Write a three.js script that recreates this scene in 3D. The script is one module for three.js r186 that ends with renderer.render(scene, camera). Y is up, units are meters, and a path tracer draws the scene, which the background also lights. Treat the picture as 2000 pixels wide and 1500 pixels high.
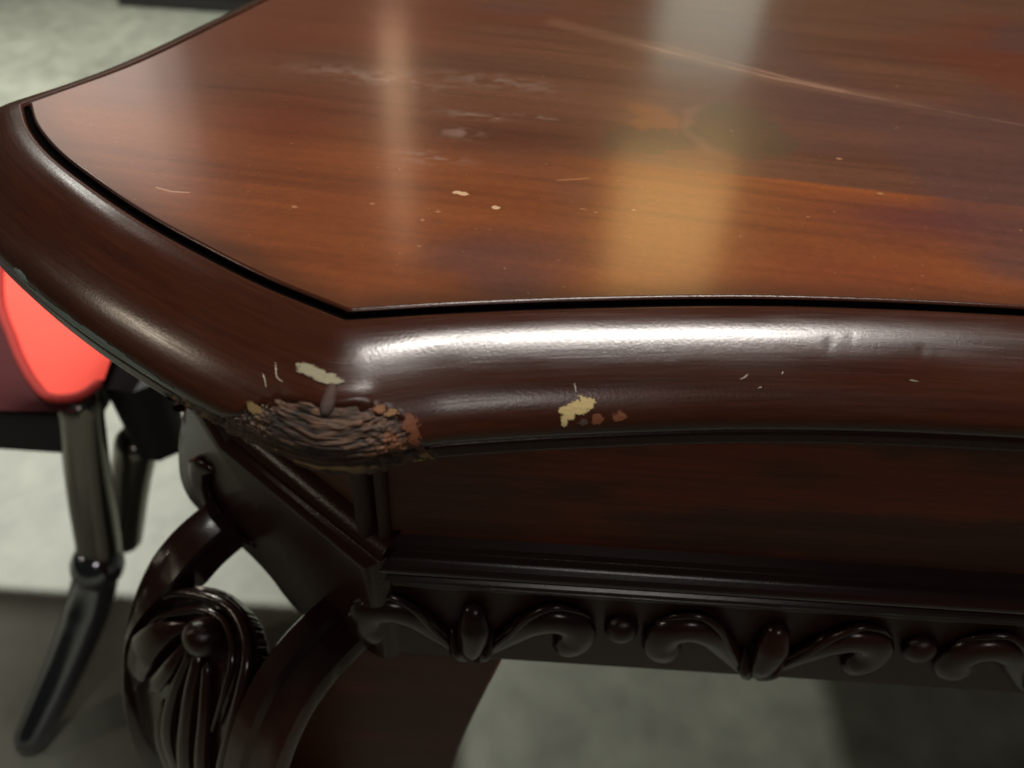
import * as THREE from 'three';
import { mergeGeometries, mergeVertices, toCreasedNormals } from 'three/addons/utils/BufferGeometryUtils.js';
import { RoundedBoxGeometry } from 'three/addons/geometries/RoundedBoxGeometry.js';
import { RectAreaLightUniformsLib } from 'three/addons/lights/RectAreaLightUniformsLib.js';

// ---------------------------------------------------------------- camera, light, exposure
const T = 0.76;                                     // height of the table top above the floor
const scene = new THREE.Scene();
const camera = new THREE.PerspectiveCamera(50, 4 / 3, 0.03, 60);
camera.rotation.order = 'YXZ';
camera.rotation.set(THREE.MathUtils.degToRad(-43), 0, THREE.MathUtils.degToRad(3.7));
camera.position.set(0, T + 0.195, 0);
camera.focus = 0.37; camera.userData.fStop = 6;
scene.add(camera);
const renderer = new THREE.WebGLRenderer({ antialias: true });
renderer.toneMapping = THREE.LinearToneMapping;
renderer.toneMappingExposure = 1.1;
renderer.shadowMap.enabled = true;
RectAreaLightUniformsLib.init();
scene.background = new THREE.Color().setRGB(0.022, 0.023, 0.021);
const TUBE = { at: [0.38, T + 1.5, -0.25], w: 0.74, d: 0.2, nits: 70, color: [1, 0.95, 0.88] };                       // ceiling lamp above the table front
const SPOT = { at: [-1.55, 2.05, -1.75], aim: [-1.2, 0, -1.5], cd: 38, r: 0.035, angle: 47, color: [1, 1, 0.9] };      // shaded lamp at the back left
const WALL = { at: [-2.5, T + 0.95, 0.12], cd: 1.6, r: 0.06, color: [1, 0.88, 0.68] };                                 // small round lamp far left
const FRONT = { at: [0.45, T + 1.4, 1.9], w: 0.6, h: 0.42, nits: 8.5, color: [1, 0.92, 0.86] };                        // fill light added behind the viewer
// glow boxes added beyond the table to lay blurred reflections in the lacquer: [x, height above the top, z, width, height, colour, glow]
const FAR = [[0.43, 1.14, -2.2, 0.34, 0.42, [1, 0.62, 0.22], 1.4], [-0.37, 0.95, -2.2, 0.07, 0.75, [1, 0.62, 0.38], 0.95], [0.44, 0.52, -2.25, 0.26, 0.32, [0.9, 1, 0.82], 0.36], [-1.3, 0.85, -2.35, 0.5, 0.75, [1, 0.78, 0.66], 0.75]];

// ---------------------------------------------------------------- helpers
let seedN = 7;
const rnd = () => { seedN = (seedN * 1664525 + 1013904223) >>> 0; return seedN / 4294967296; };
const rr = (a, b) => a + (b - a) * rnd();
const hash = (x, y, s) => { let h = Math.imul(x, 374761393) ^ Math.imul(y, 668265263) ^ Math.imul(s, 2147483647 ^ 0x5bd1e995); h = Math.imul(h ^ (h >>> 13), 1274126177); return ((h ^ (h >>> 16)) >>> 0) / 4294967296; };
function noise(x, y, s = 0) {
  const xi = Math.floor(x), yi = Math.floor(y); let u = x - xi, v = y - yi; u = u * u * (3 - 2 * u); v = v * v * (3 - 2 * v);
  const a = hash(xi, yi, s), b = hash(xi + 1, yi, s), c = hash(xi, yi + 1, s), d = hash(xi + 1, yi + 1, s);
  return (a + (b - a) * u) * (1 - v) + (c + (d - c) * u) * v;
}
const fbm = (x, y, s, n = 4) => { let t = 0, a = 0.5, k = 0; for (let i = 0; i < n; i++) { t += a * noise(x, y, s + i); k += a; a *= 0.5; x *= 2.03; y *= 2.03; } return t / k; };
const clamp = (x, a = 0, b = 1) => Math.min(b, Math.max(a, x));
const sstep = (a, b, x) => { const t = clamp((x - a) / (b - a)); return t * t * (3 - 2 * t); };
const mix = (a, b, t) => a + (b - a) * t;
const mix3 = (a, b, t) => [mix(a[0], b[0], t), mix(a[1], b[1], t), mix(a[2], b[2], t)];
const toS = (c) => Math.round(255 * (c <= 0.0031308 ? 12.92 * c : 1.055 * Math.pow(c, 1 / 2.4) - 0.055));
function colorTex(w, h, f, wrap = THREE.RepeatWrapping) {
  const d = new Uint8Array(w * h * 4);
  for (let j = 0; j < h; j++) for (let i = 0; i < w; i++) { const c = f((i + 0.5) / w, (j + 0.5) / h), k = 4 * (j * w + i); d[k] = toS(clamp(c[0])); d[k + 1] = toS(clamp(c[1])); d[k + 2] = toS(clamp(c[2])); d[k + 3] = 255; }
  const t = new THREE.DataTexture(d, w, h); t.colorSpace = THREE.SRGBColorSpace; t.magFilter = t.minFilter = THREE.LinearFilter; t.wrapS = t.wrapT = wrap; t.needsUpdate = true; return t;
}
function grayTex(w, h, f, wrap = THREE.RepeatWrapping) {
  const d = new Uint8Array(w * h * 4);
  for (let j = 0; j < h; j++) for (let i = 0; i < w; i++) { const c = Math.round(255 * clamp(f((i + 0.5) / w, (j + 0.5) / h))), k = 4 * (j * w + i); d[k] = d[k + 1] = d[k + 2] = c; d[k + 3] = 255; }
  const t = new THREE.DataTexture(d, w, h); t.magFilter = t.minFilter = THREE.LinearFilter; t.wrapS = t.wrapT = wrap; t.needsUpdate = true; return t;
}
const numbered = (() => { const n = {}; return (name) => { const k = n[name] || 0; n[name] = k + 1; return k ? `${name}_${String(k).padStart(3, '0')}` : name; }; })();
function thing(name, label, category, [x, y, z], group) {
  const o = new THREE.Group(); o.name = numbered(name); o.position.set(x, y, z); o.userData = { label, category }; if (group) o.userData.group = group; scene.add(o); return o;
}
function part(name, geo, mat, parent, label) {
  const m = new THREE.Mesh(geo, mat); m.name = name; m.castShadow = m.receiveShadow = true; if (label) m.userData.label = label; parent.add(m); return m;
}
function shadowed(m) { m.castShadow = m.receiveShadow = true; return m; }
function gridGeo(nu, nv, f, closedU = false) {        // f(i, j) -> {p:[x,y,z], uv:[u,v]}
  const pos = [], uv = [], idx = [];
  for (let i = 0; i <= nu; i++) for (let j = 0; j <= nv; j++) { const q = f(i, j); pos.push(...q.p); uv.push(...q.uv); }
  for (let i = 0; i < nu; i++) for (let j = 0; j < nv; j++) { const a = i * (nv + 1) + j, b = a + nv + 1; idx.push(a, b, a + 1, b, b + 1, a + 1); }
  const g = new THREE.BufferGeometry(); g.setAttribute('position', new THREE.Float32BufferAttribute(pos, 3)); g.setAttribute('uv', new THREE.Float32BufferAttribute(uv, 2)); g.setIndex(idx); g.computeVertexNormals(); return g;
}
function spline(pts, n, closed = false) {
  const c = new THREE.CatmullRomCurve3(pts.map((p) => new THREE.Vector3(p[0], p[1], p[2] || 0)), closed, 'centripetal'); return c.getSpacedPoints(n);
}
// a tube whose radius changes along the way; rr2 flattens it across `flat`
function taperTube(pts, rad, { n = 40, m = 12, flat = 1, flatDir = null } = {}) {
  const P = spline(pts, n), R = (t) => { const x = t * (rad.length - 1), i = Math.min(rad.length - 2, Math.floor(x)); return mix(rad[i], rad[i + 1], x - i); };
  let TL = 0; for (let i = 1; i <= n; i++) TL += P[i].distanceTo(P[i - 1]);
  const pos = [], uv = [], idx = []; let ref = new THREE.Vector3(0, 0, 1);
  if (flatDir) ref = new THREE.Vector3(...flatDir).normalize();
  for (let i = 0; i <= n; i++) {
    const tan = P[Math.min(n, i + 1)].clone().sub(P[Math.max(0, i - 1)]).normalize();
    const b = ref.clone().addScaledVector(tan, -ref.dot(tan)).normalize(), a = new THREE.Vector3().crossVectors(tan, b);
    let r = R(i / n); const dl2 = Math.min(i, n - i) / n * TL; if (dl2 < r) r *= Math.max(0.02, Math.sqrt(Math.max(0, 1 - (1 - dl2 / r) ** 2)));
    for (let j = 0; j <= m; j++) { const w = 2 * Math.PI * j / m, q = P[i].clone().addScaledVector(a, r * Math.cos(w)).addScaledVector(b, r * flat * Math.sin(w)); pos.push(q.x, q.y, q.z); uv.push(i / n * 0.1, j / m * 0.03); }
  }
  for (let i = 0; i < n; i++) for (let j = 0; j < m; j++) { const a = i * (m + 1) + j, b = a + m + 1; idx.push(a, a + 1, b, b, a + 1, b + 1); }
  const g = new THREE.BufferGeometry(); g.setAttribute('position', new THREE.Float32BufferAttribute(pos, 3)); g.setAttribute('uv', new THREE.Float32BufferAttribute(uv, 2)); g.setIndex(idx); g.computeVertexNormals(); return g;
}
function flip(g) { const i = g.index.array; for (let k = 0; k < i.length; k += 3) { const t = i[k]; i[k] = i[k + 2]; i[k + 2] = t; } g.computeVertexNormals(); return g; }
const clean = (g) => { const c = g.index ? g.toNonIndexed() : g; for (const k of Object.keys(c.attributes)) if (!['position', 'normal', 'uv'].includes(k)) c.deleteAttribute(k); return c; };
const merge = (list) => mergeGeometries(list.map(clean));

// ---------------------------------------------------------------- plan of the table top (metres, x to the right, z towards the viewer; corner cut at the front left)
const MX = 0.52, MZ = -1.5;                          // the plan mirrors in x -> MX - x and z -> MZ - z
const front = [[-0.0637, -0.2444], [-0.0217, -0.2529], [0.028, -0.2612], [0.0899, -0.2692], [0.15, -0.2732], [0.205, -0.2746], [0.26, -0.275]];
const cant = [[-0.2573, -0.3977], [-0.2438, -0.3761], [-0.2228, -0.3521], [-0.1889, -0.3227], [-0.1572, -0.2985], [-0.1295, -0.2802], [-0.0994, -0.262], [-0.0637, -0.2444]];
const side = [[-0.145, -0.75], [-0.152, -0.67], [-0.1797, -0.5676], [-0.1966, -0.522], [-0.2068, -0.4946], [-0.2262, -0.449], [-0.2573, -0.3977]];
const mx = (a) => a.map(([x, z]) => [MX - x, z]).reverse(), mz = (a) => a.map(([x, z]) => [x, MZ - z]).reverse();
const frontF = [...front, ...mx(front).slice(1)], sideL = [...mz(side), ...side.slice(1)];
// walk: front left cant, front, front right cant, right side, back right cant, back, back left cant, left side
const R180 = (a) => a.map(([x, z]) => [MX - x, MZ - z]);
const loopSegs = [cant, frontF, mx(cant), mx(sideL), R180(cant), R180(frontF), R180(mx(cant)), R180(mx(sideL))];
function walk(list, step, soft = 0.006) {
  const pts = [];
  list.forEach((s) => {
    const c = new THREE.CatmullRomCurve3(s.map(([x, z]) => new THREE.Vector3(x, 0, z)), false, 'centripetal'), n = Math.max(2, Math.round(c.getLength() / step));
    const P = c.getSpacedPoints(n); for (let i = 0; i < n; i++) pts.push({ x: P[i].x, z: P[i].z, corner: i === 0 });
  });
  return withNormals(pts);
}
function withNormals(pts) {                           // mitred outward normals of a closed walk (outward is on the right-hand side seen from above, +z at the front)
  const n = pts.length;
  pts.forEach((p, i) => {
    const a = pts[(i + n - 1) % n], b = pts[(i + 1) % n];
    let d1 = [p.x - a.x, p.z - a.z], d2 = [b.x - p.x, b.z - p.z]; const l1 = Math.hypot(...d1), l2 = Math.hypot(...d2); d1 = d1.map((v) => v / l1); d2 = d2.map((v) => v / l2);
    const n1 = [-d1[1], d1[0]], n2 = [-d2[1], d2[0]]; let m = [n1[0] + n2[0], n1[1] + n2[1]]; const l = Math.hypot(...m); m = m.map((v) => v / l);
    const k = 1 / Math.max(0.5, m[0] * n1[0] + m[1] * n1[1]); p.nx = m[0] * k; p.nz = m[1] * k;
  });
  let s = 0; pts.forEach((p, i) => { p.s = s; const q = pts[(i + 1) % n]; s += Math.hypot(q.x - p.x, q.z - p.z); }); pts.total = s;
  return pts;
}
function sweep(path, prof, move) {                    // prof: [u outwards, h]; move(p, s, t, nrm) may shift a point
  const n = path.length; let t = 0; const ts = prof.map((q, j) => (t += j ? Math.hypot(q[0] - prof[j - 1][0], q[1] - prof[j - 1][1]) : 0));
  return gridGeo(n, prof.length - 1, (i, j) => {
    const p = path[i % n], [u, h] = prof[j], s = i === n ? path.total : p.s; const w = u <= 0.0062 ? u : 0.0062 + (u - 0.0062) * (p.k || 1); let q = [p.x + p.nx * w, T + h, p.z + p.nz * w];
    if (move) q = move(q, p, s, ts[j], j);
    return { p: q, uv: [s, ts[j]] };
  });
}
const topPath = walk(loopSegs, 0.0016);
function softened(path, r) {                          // the same walk with its normals eased over +-r, so that the moulding turns the corner in a curve
  const n = path.length, q = path.map((p) => { const l = Math.hypot(p.nx, p.nz); return [p.nx / l, p.nz / l, l]; });
  return Object.assign(path.map((p, i) => {
    let x = 0, z = 0, l = 0, w = 0; for (let k = -8; k <= 8; k++) { const o = path[(i + k + n) % n]; let ds = Math.abs(o.s - p.s); ds = Math.min(ds, path.total - ds); if (ds > r) continue; const a = 1 - ds / r + 0.05, t = q[(i + k + n) % n]; x += a * t[0]; z += a * t[1]; l += a * t[2]; w += a; }
    const m = Math.hypot(x, z), L = l / w; return { ...p, nx: x / m * L, nz: z / m * L };
  }), { total: path.total });
}
const rimPath = softened(topPath, 0.006);
{ const L = topPath.find((p) => p.corner && p.s > 0.1).s; for (const p of rimPath) { const s = p.s > topPath.total - 0.1 ? p.s - topPath.total : p.s; p.k = 1 + 0.13 * sstep(-0.03, 0.0, s) * sstep(L + 0.035, L - 0.005, s); } }   // the moulding is broader across the cut corner

// ---------------------------------------------------------------- materials
const M = {};
{
  // table-top boards: uv covers x -0.30..0.85, z -1.30..-0.20
  const X0 = -0.3, XW = 1.15, Z0 = -1.3, ZW = 1.1;
  M.panelUV = (x, z) => [(x - X0) / XW, (z - Z0) / ZW];
  const joint = (x) => -0.3795 + 0.09 * x + 0.045 * (x - 0.04) * Math.max(0, x - 0.04) ;   // where two boards of the veneer meet
  const seg = (x, z, pts, w) => { let b = 9; for (let i = 0; i + 1 < pts.length; i++) { const [ax, az] = pts[i], [bx, bz] = pts[i + 1], dx = bx - ax, dz = bz - az, t = clamp(((x - ax) * dx + (z - az) * dz) / (dx * dx + dz * dz)); b = Math.min(b, Math.hypot(x - ax - t * dx, z - az - t * dz)); } return 1 - sstep(w * 0.35, w, b); };
  const edgePts = [...cant, ...frontF.filter(([x]) => x < 0.5)];
  const scrA = [[0.0149, -0.5599], [0.0825, -0.5231], [0.1412, -0.4931], [0.1972, -0.4727], [0.2764, -0.4477], [0.4, -0.41]];
  const scrB = [[0.07, -0.541], [0.0831, -0.534], [0.119, -0.5128], [0.1584, -0.4905], [0.2, -0.4735], [0.24, -0.464]];
  const hair = [[-0.1649, -0.323], [-0.1571, -0.3204], [-0.1491, -0.3205]];
  const chips = [[-0.0279, -0.3349, 0.0022], [-0.031, -0.3355, 0.0016], [-0.0125, -0.3247, 0.0018], [-0.1003, -0.3143, 0.0012], [-0.0437, -0.3102, 0.0009], [-0.0673, -0.321, 0.001], [0.1596, -0.3933, 0.0013], [0.1711, -0.36, 0.0011], [-0.038, -0.318, 0.0007], [0.12, -0.30, 0.0007], [0.05, -0.33, 0.0007]];
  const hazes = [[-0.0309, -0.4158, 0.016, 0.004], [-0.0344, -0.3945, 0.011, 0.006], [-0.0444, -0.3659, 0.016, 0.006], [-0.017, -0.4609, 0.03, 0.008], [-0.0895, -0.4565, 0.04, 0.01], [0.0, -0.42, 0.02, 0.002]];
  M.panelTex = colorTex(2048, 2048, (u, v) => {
    const x = X0 + u * XW, z = Z0 + v * ZW, zz = z - 0.09 * x;
    const near = sstep(-0.0015, 0.0025, z - joint(x) + 0.002 * (noise(x * 60, 3, 5) - 0.5));
    const wob = 0.01 * fbm(x * 7, zz * 20, 3, 3);
    const grain = fbm(x * 9, (zz + wob) * 260, 11, 4), fine = noise(x * 60, zz * 1400, 19), band = fbm(x * 2.2 + 3, (zz + wob) * 34, 31, 3), big = fbm(x * 6, z * 9, 43, 3), pore = noise(x * 220, zz * 2600, 57);
    const nearK = mix(sstep(-0.075, 0.045, z + 0.385 - 0.1 * x + 0.03 * (big - 0.5)), near, sstep(-0.01, 0.05, x));
    let c = mix3(mix3([0.06, 0.0225, 0.0115], [0.105, 0.044, 0.021], sstep(0.15, 0.85, band * 0.6 + grain * 0.4)), mix3([0.075, 0.0195, 0.0055], [0.155, 0.045, 0.0095], sstep(0.15, 0.85, band * 0.65 + grain * 0.35)), nearK);  // far board greyer: the reflected haze is put into its colour
    const jl = Math.abs(z - joint(x)); if (x > 0.0) c = mix3(c, [0.26, 0.075, 0.013], 0.6 * sstep(0.022, 0.0, jl) * near * sstep(0.07, 0.17, x));
    c = mix3(c, [0.10, 0.019, 0.006], 0.7 * sstep(0.5, 0.72, big));                              // redder clouds in the stain
    c = mix3(c, [0.06, 0.03, 0.027], 0.7 * sstep(0.5, 0.72, fbm(x * 8 + 9, z * 12, 77, 3)));
    const red = Math.exp(-(((x + 0.122) / 0.03) ** 2 + ((z + 0.40) / 0.04) ** 2)); c = mix3(c, [0.09, 0.016, 0.005], 0.7 * red);
    const dk = Math.exp(-(((x + 0.01) / 0.07) ** 2 + ((z + 0.395) / 0.018) ** 2)); c = mix3(c, [0.04, 0.01, 0.005], 0.75 * clamp(dk + 0.3 * (grain - 0.5)));
    const pu = Math.exp(-(((x - 0.18) / 0.035) ** 2 + ((z + 0.337) / 0.018) ** 2)); c = mix3(c, [0.07, 0.018, 0.02], 0.65 * pu);
    let k = 0.88 + 0.24 * grain; k *= 0.96 + 0.08 * fine; if (pore > 0.85) k *= 0.93; c = mix3([c[0] * 1.12, c[1] * 1.0, c[2] * 1.05], [0.075, 0.036, 0.026], 0.16); k *= 0.93 + 0.14 * hash(Math.round(x * 1900), Math.round(z * 1900), 61); k *= 0.92 + 0.16 * noise(x * 420, z * 420, 63); c = c.map((q) => q * k);
    { let b = 9; if (z > -0.46) for (let i = 0; i + 1 < edgePts.length; i++) { const [ax, az] = edgePts[i], [bx, bz] = edgePts[i + 1], dx = bx - ax, dz = bz - az, t = clamp(((x - ax) * dx + (z - az) * dz) / (dx * dx + dz * dz)), q = (x - ax - t * dx) ** 2 + (z - az - t * dz) ** 2; if (q < b) b = q; } const e = Math.sqrt(b) + 0.006 * (noise(x * 40, z * 40, 65) - 0.5); c = mix3(c, [0.028, 0.0125, 0.0062], 0.62 * sstep(0.017, 0.0, e)); }
    // ring left by a cup, patched stain
    const w = 0.02 * (fbm(x * 75, z * 75, 91, 4) - 0.5), rd = Math.hypot(x - 0.066 + w, (z + 0.4245) * 0.8 + w); c = mix3(c, [0.19, 0.064, 0.015], 0.42 * sstep(0.0165, 0.009, rd));
    const dz = z + 0.402 + 0.006 * Math.sin(x * 90) + 2 * w, dkp = sstep(0.010, 0.006, Math.abs(dz)) * sstep(0.028, 0.022, Math.abs(x - 0.066)) * sstep(0.012, 0.0145, rd); c = mix3(c, [0.045, 0.028, 0.018], 0.65 * dkp);
    const cr = Math.hypot((x - 0.112 + w), (z + 0.418) * 0.85 + w); const cres = sstep(0.031, 0.022, cr); c = mix3(c, [0.055, 0.04, 0.023], 0.6 * cres); c = mix3(c, [0.25, 0.12, 0.08], 0.16 * sstep(0.0055, 0.001, Math.abs(cr - 0.0285)) * sstep(0.11, 0.09, x) );
    // milky, worn lacquer
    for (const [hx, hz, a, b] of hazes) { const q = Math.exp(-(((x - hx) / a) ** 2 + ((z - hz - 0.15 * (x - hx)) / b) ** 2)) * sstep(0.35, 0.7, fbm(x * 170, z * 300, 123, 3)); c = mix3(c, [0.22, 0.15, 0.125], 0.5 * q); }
    // scratches, chips
    const sw = 0.0006 * (noise(x * 400, z * 90, 7) - 0.5), wear = sstep(0.2, 0.6, noise(x * 90, 8, 131));
    c = mix3(c, [0.5, 0.3, 0.2], 0.55 * seg(x, z + sw, scrA, 0.0013) * (0.35 + 0.65 * wear) * (0.12 + 0.88 * sstep(0.05, 0.09, x)) * (0.2 + 0.8 * sstep(0.24, 0.15, x))); c = mix3(c, [0.42, 0.24, 0.17], 0.5 * seg(x, z + sw, scrB, 0.0013) * (0.3 + 0.7 * wear) * sstep(0.07, 0.1, x) * sstep(0.24, 0.15, x));
    c = mix3(c, [0.3, 0.16, 0.1], 0.14 * seg(x, z + sw, scrA, 0.012) * sstep(0.3, 0.15, x));
    c = mix3(c, [0.45, 0.28, 0.18], 0.7 * seg(x, z, hair, 0.0006));
    c = mix3(c, [0.3, 0.13, 0.05], 0.5 * seg(x, z, [[0.0156, -0.3527], [0.0303, -0.3566]], 0.0011));
    for (const [cx, cz, r] of chips) { const q = Math.hypot((x - cx) * 0.75, z - cz) + 0.001 * (noise(x * 700, z * 900, 141) - 0.5); c = mix3(c, r > 0.0015 ? [0.5, 0.33, 0.2] : [0.3, 0.15, 0.075], 0.85 * sstep(r, r * 0.75, q)); }
    const g2 = noise(x * 500, z * 500, 151); if (g2 > 0.985) c = mix3(c, [0.5, 0.3, 0.18], 0.5);
    return c;
  }, THREE.ClampToEdgeWrapping);
  const peel = grayTex(512, 512, (u, v) => { const P = 64; const f = (s, k) => { const x = u * k, y = v * k, xi = Math.floor(x), yi = Math.floor(y); let a = x - xi, b = y - yi; a = a * a * (3 - 2 * a); b = b * b * (3 - 2 * b); const H = (i, j) => hash(((i % k) + k) % k, ((j % k) + k) % k, s); return mix(mix(H(xi, yi), H(xi + 1, yi), a), mix(H(xi, yi + 1), H(xi + 1, yi + 1), a), b); }; return 0.5 * f(3, P) + 0.35 * f(5, 128) + 0.15 * f(9, 20); });
  const peelAt = (k) => { const t = peel.clone(); t.repeat.set(k, k); t.needsUpdate = true; return t; };
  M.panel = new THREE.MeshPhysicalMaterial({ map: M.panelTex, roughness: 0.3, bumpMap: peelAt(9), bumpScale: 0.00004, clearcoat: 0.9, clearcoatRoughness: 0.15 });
  const rimTex = (a, b, s, red = 0) => colorTex(1024, 512, (u, v) => { const x = u * 0.6, y = v * 0.12, g = fbm(x * 14, y * 420, s, 4), b2 = fbm(x * 5, y * 40, s + 20, 3), f = noise(x * 120, y * 2200, s + 40); return mix3(a, b, clamp(0.2 + 1.1 * (0.5 * g + 0.5 * b2 - 0.26))).map((q, k) => q * (0.86 + 0.28 * f) * (1 + red * (k ? 0.25 : 1) * sstep(0.5, 0.72, fbm(x * 11, y * 26, s + 60, 3)))); }, THREE.MirroredRepeatWrapping);
  const scaled = (t, w, h) => { const c = t.clone(); c.repeat.set(1 / w, 1 / h); c.needsUpdate = true; return c; };
  const mahog = rimTex([0.014, 0.0036, 0.002], [0.044, 0.0115, 0.0046], 201), dark = rimTex([0.026, 0.0098, 0.005], [0.095, 0.028, 0.011], 301, 0.9);
  M.rim = new THREE.MeshPhysicalMaterial({ map: scaled(mahog, 0.6, 0.12), roughness: 0.23, bumpMap: peelAt(20), bumpScale: 0.00003 });
  const smear = grayTex(1024, 256, (u, v) => { const x = u * 0.6, y = v * 0.08; return 0.5 + 0.35 * fbm(x * 22, y * 70, 701, 4) + 0.2 * (noise(x * 60, y * 2400, 711) - 0.5) + (noise(x * 9, y * 900 + 3 * noise(x * 20, 1, 719), 717) > 0.9 ? 0.12 : 0); }, THREE.MirroredRepeatWrapping);
  M.rim.roughnessMap = scaled(smear, 0.6, 0.08); M.rim.roughness = 0.36;
  M.apron = new THREE.MeshPhysicalMaterial({ map: scaled(dark, 0.6, 0.12), roughness: 0.5, specularIntensity: 0.4, bumpMap: peelAt(22), bumpScale: 0.00003 });
  M.carved = new THREE.MeshPhysicalMaterial({ color: new THREE.Color().setRGB(0.02, 0.0068, 0.0042), roughness: 0.22, specularIntensity: 0.7, bumpMap: peelAt(30), bumpScale: 0.00003 });
  M.legWood = M.carved.clone(); M.legWood.specularIntensity = 1; M.legWood.roughness = 0.16;
  M.board = new THREE.MeshPhysicalMaterial({ color: new THREE.Color().setRGB(0.026, 0.0088, 0.005), roughness: 0.27, specularIntensity: 0.36, bumpMap: peelAt(12), bumpScale: 0.00008 });
  M.groove = new THREE.MeshPhysicalMaterial({ color: new THREE.Color().setRGB(0.0015, 0.001, 0.001), roughness: 1, specularIntensity: 0.05 });
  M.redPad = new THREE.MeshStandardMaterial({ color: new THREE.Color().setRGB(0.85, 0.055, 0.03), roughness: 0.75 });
  M.maroon = new THREE.MeshStandardMaterial({ color: new THREE.Color().setRGB(0.05, 0.003, 0.005), roughness: 1 });  // the seat red with its shade put into the colour
  M.lacquer = new THREE.MeshPhysicalMaterial({ color: new THREE.Color().setRGB(0.014, 0.011, 0.012), roughness: 0.18, clearcoat: 0.6, clearcoatRoughness: 0.1 });
  M.blackMatt = new THREE.MeshStandardMaterial({ color: new THREE.Color().setRGB(0.006, 0.005, 0.005), roughness: 0.7 });
  M.greyPost = new THREE.MeshPhysicalMaterial({ color: new THREE.Color().setRGB(0.2, 0.19, 0.17), metalness: 1, roughness: 0.22 });
  M.darkChrome = new THREE.MeshPhysicalMaterial({ color: new THREE.Color().setRGB(0.2, 0.2, 0.22), metalness: 1, roughness: 0.14 });
  const floorTex = colorTex(1024, 1024, (u, v) => { const a = fbm(u * 18, v * 18, 401, 5), b = fbm(u * 110, v * 110, 421, 3), c = fbm(u * 6, v * 6, 441, 3); const k = 0.16 + 0.07 * (a - 0.5) + 0.09 * (b - 0.5) + 0.05 * (c - 0.5); return [k * 0.96, k * 1.0, k * 0.82]; });
  floorTex.repeat.set(4, 4);
  M.floor = new THREE.MeshStandardMaterial({ map: floorTex, roughness: 0.55 });
}

// ---------------------------------------------------------------- floor
{
  const g = new THREE.PlaneGeometry(14, 14); g.rotateX(-Math.PI / 2);
  const m = shadowed(new THREE.Mesh(g, M.floor)); m.name = 'floor'; m.position.set(0, 0, -2); m.userData = { kind: 'structure', label: 'smooth grey green concrete floor under the table and chair', category: 'floor' }; scene.add(m);
}

{
  const g = new THREE.BoxGeometry(9, 2.9, 0.12); g.translate(0, 1.45, 0);
  const m = shadowed(new THREE.Mesh(g, new THREE.MeshStandardMaterial({ color: new THREE.Color().setRGB(0.55, 0.46, 0.36), roughness: 0.9 }))); m.name = 'wall'; m.position.set(0.5, 0, -3.9); m.userData = { kind: 'structure', label: 'plain pale wall far behind the table', category: 'wall' }; scene.add(m);
  const c = thing('dark_cabinet', 'dark low cabinet on the floor at the upper left, partly in view', 'cabinet', [-1.09, 0, -2.80]);
  const bx = (w, h, d, x, y, z, mt, n) => { const q = new RoundedBoxGeometry(w, h, d, 2, 0.008); q.translate(x, y, z); return part(n, q, mt, c); };
  bx(0.46, 0.62, 0.4, 0, 0.39, -0.02, M.blackMatt, 'body'); bx(0.44, 0.1, 0.36, 0, 0.05, -0.02, M.blackMatt, 'plinth'); bx(0.50, 0.025, 0.44, 0, 0.7135, -0.02, M.blackMatt, 'top');
  bx(0.05, 0.66, 0.05, 0.256, 0.33, 0.13, M.greyPost, 'post');
}

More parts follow.
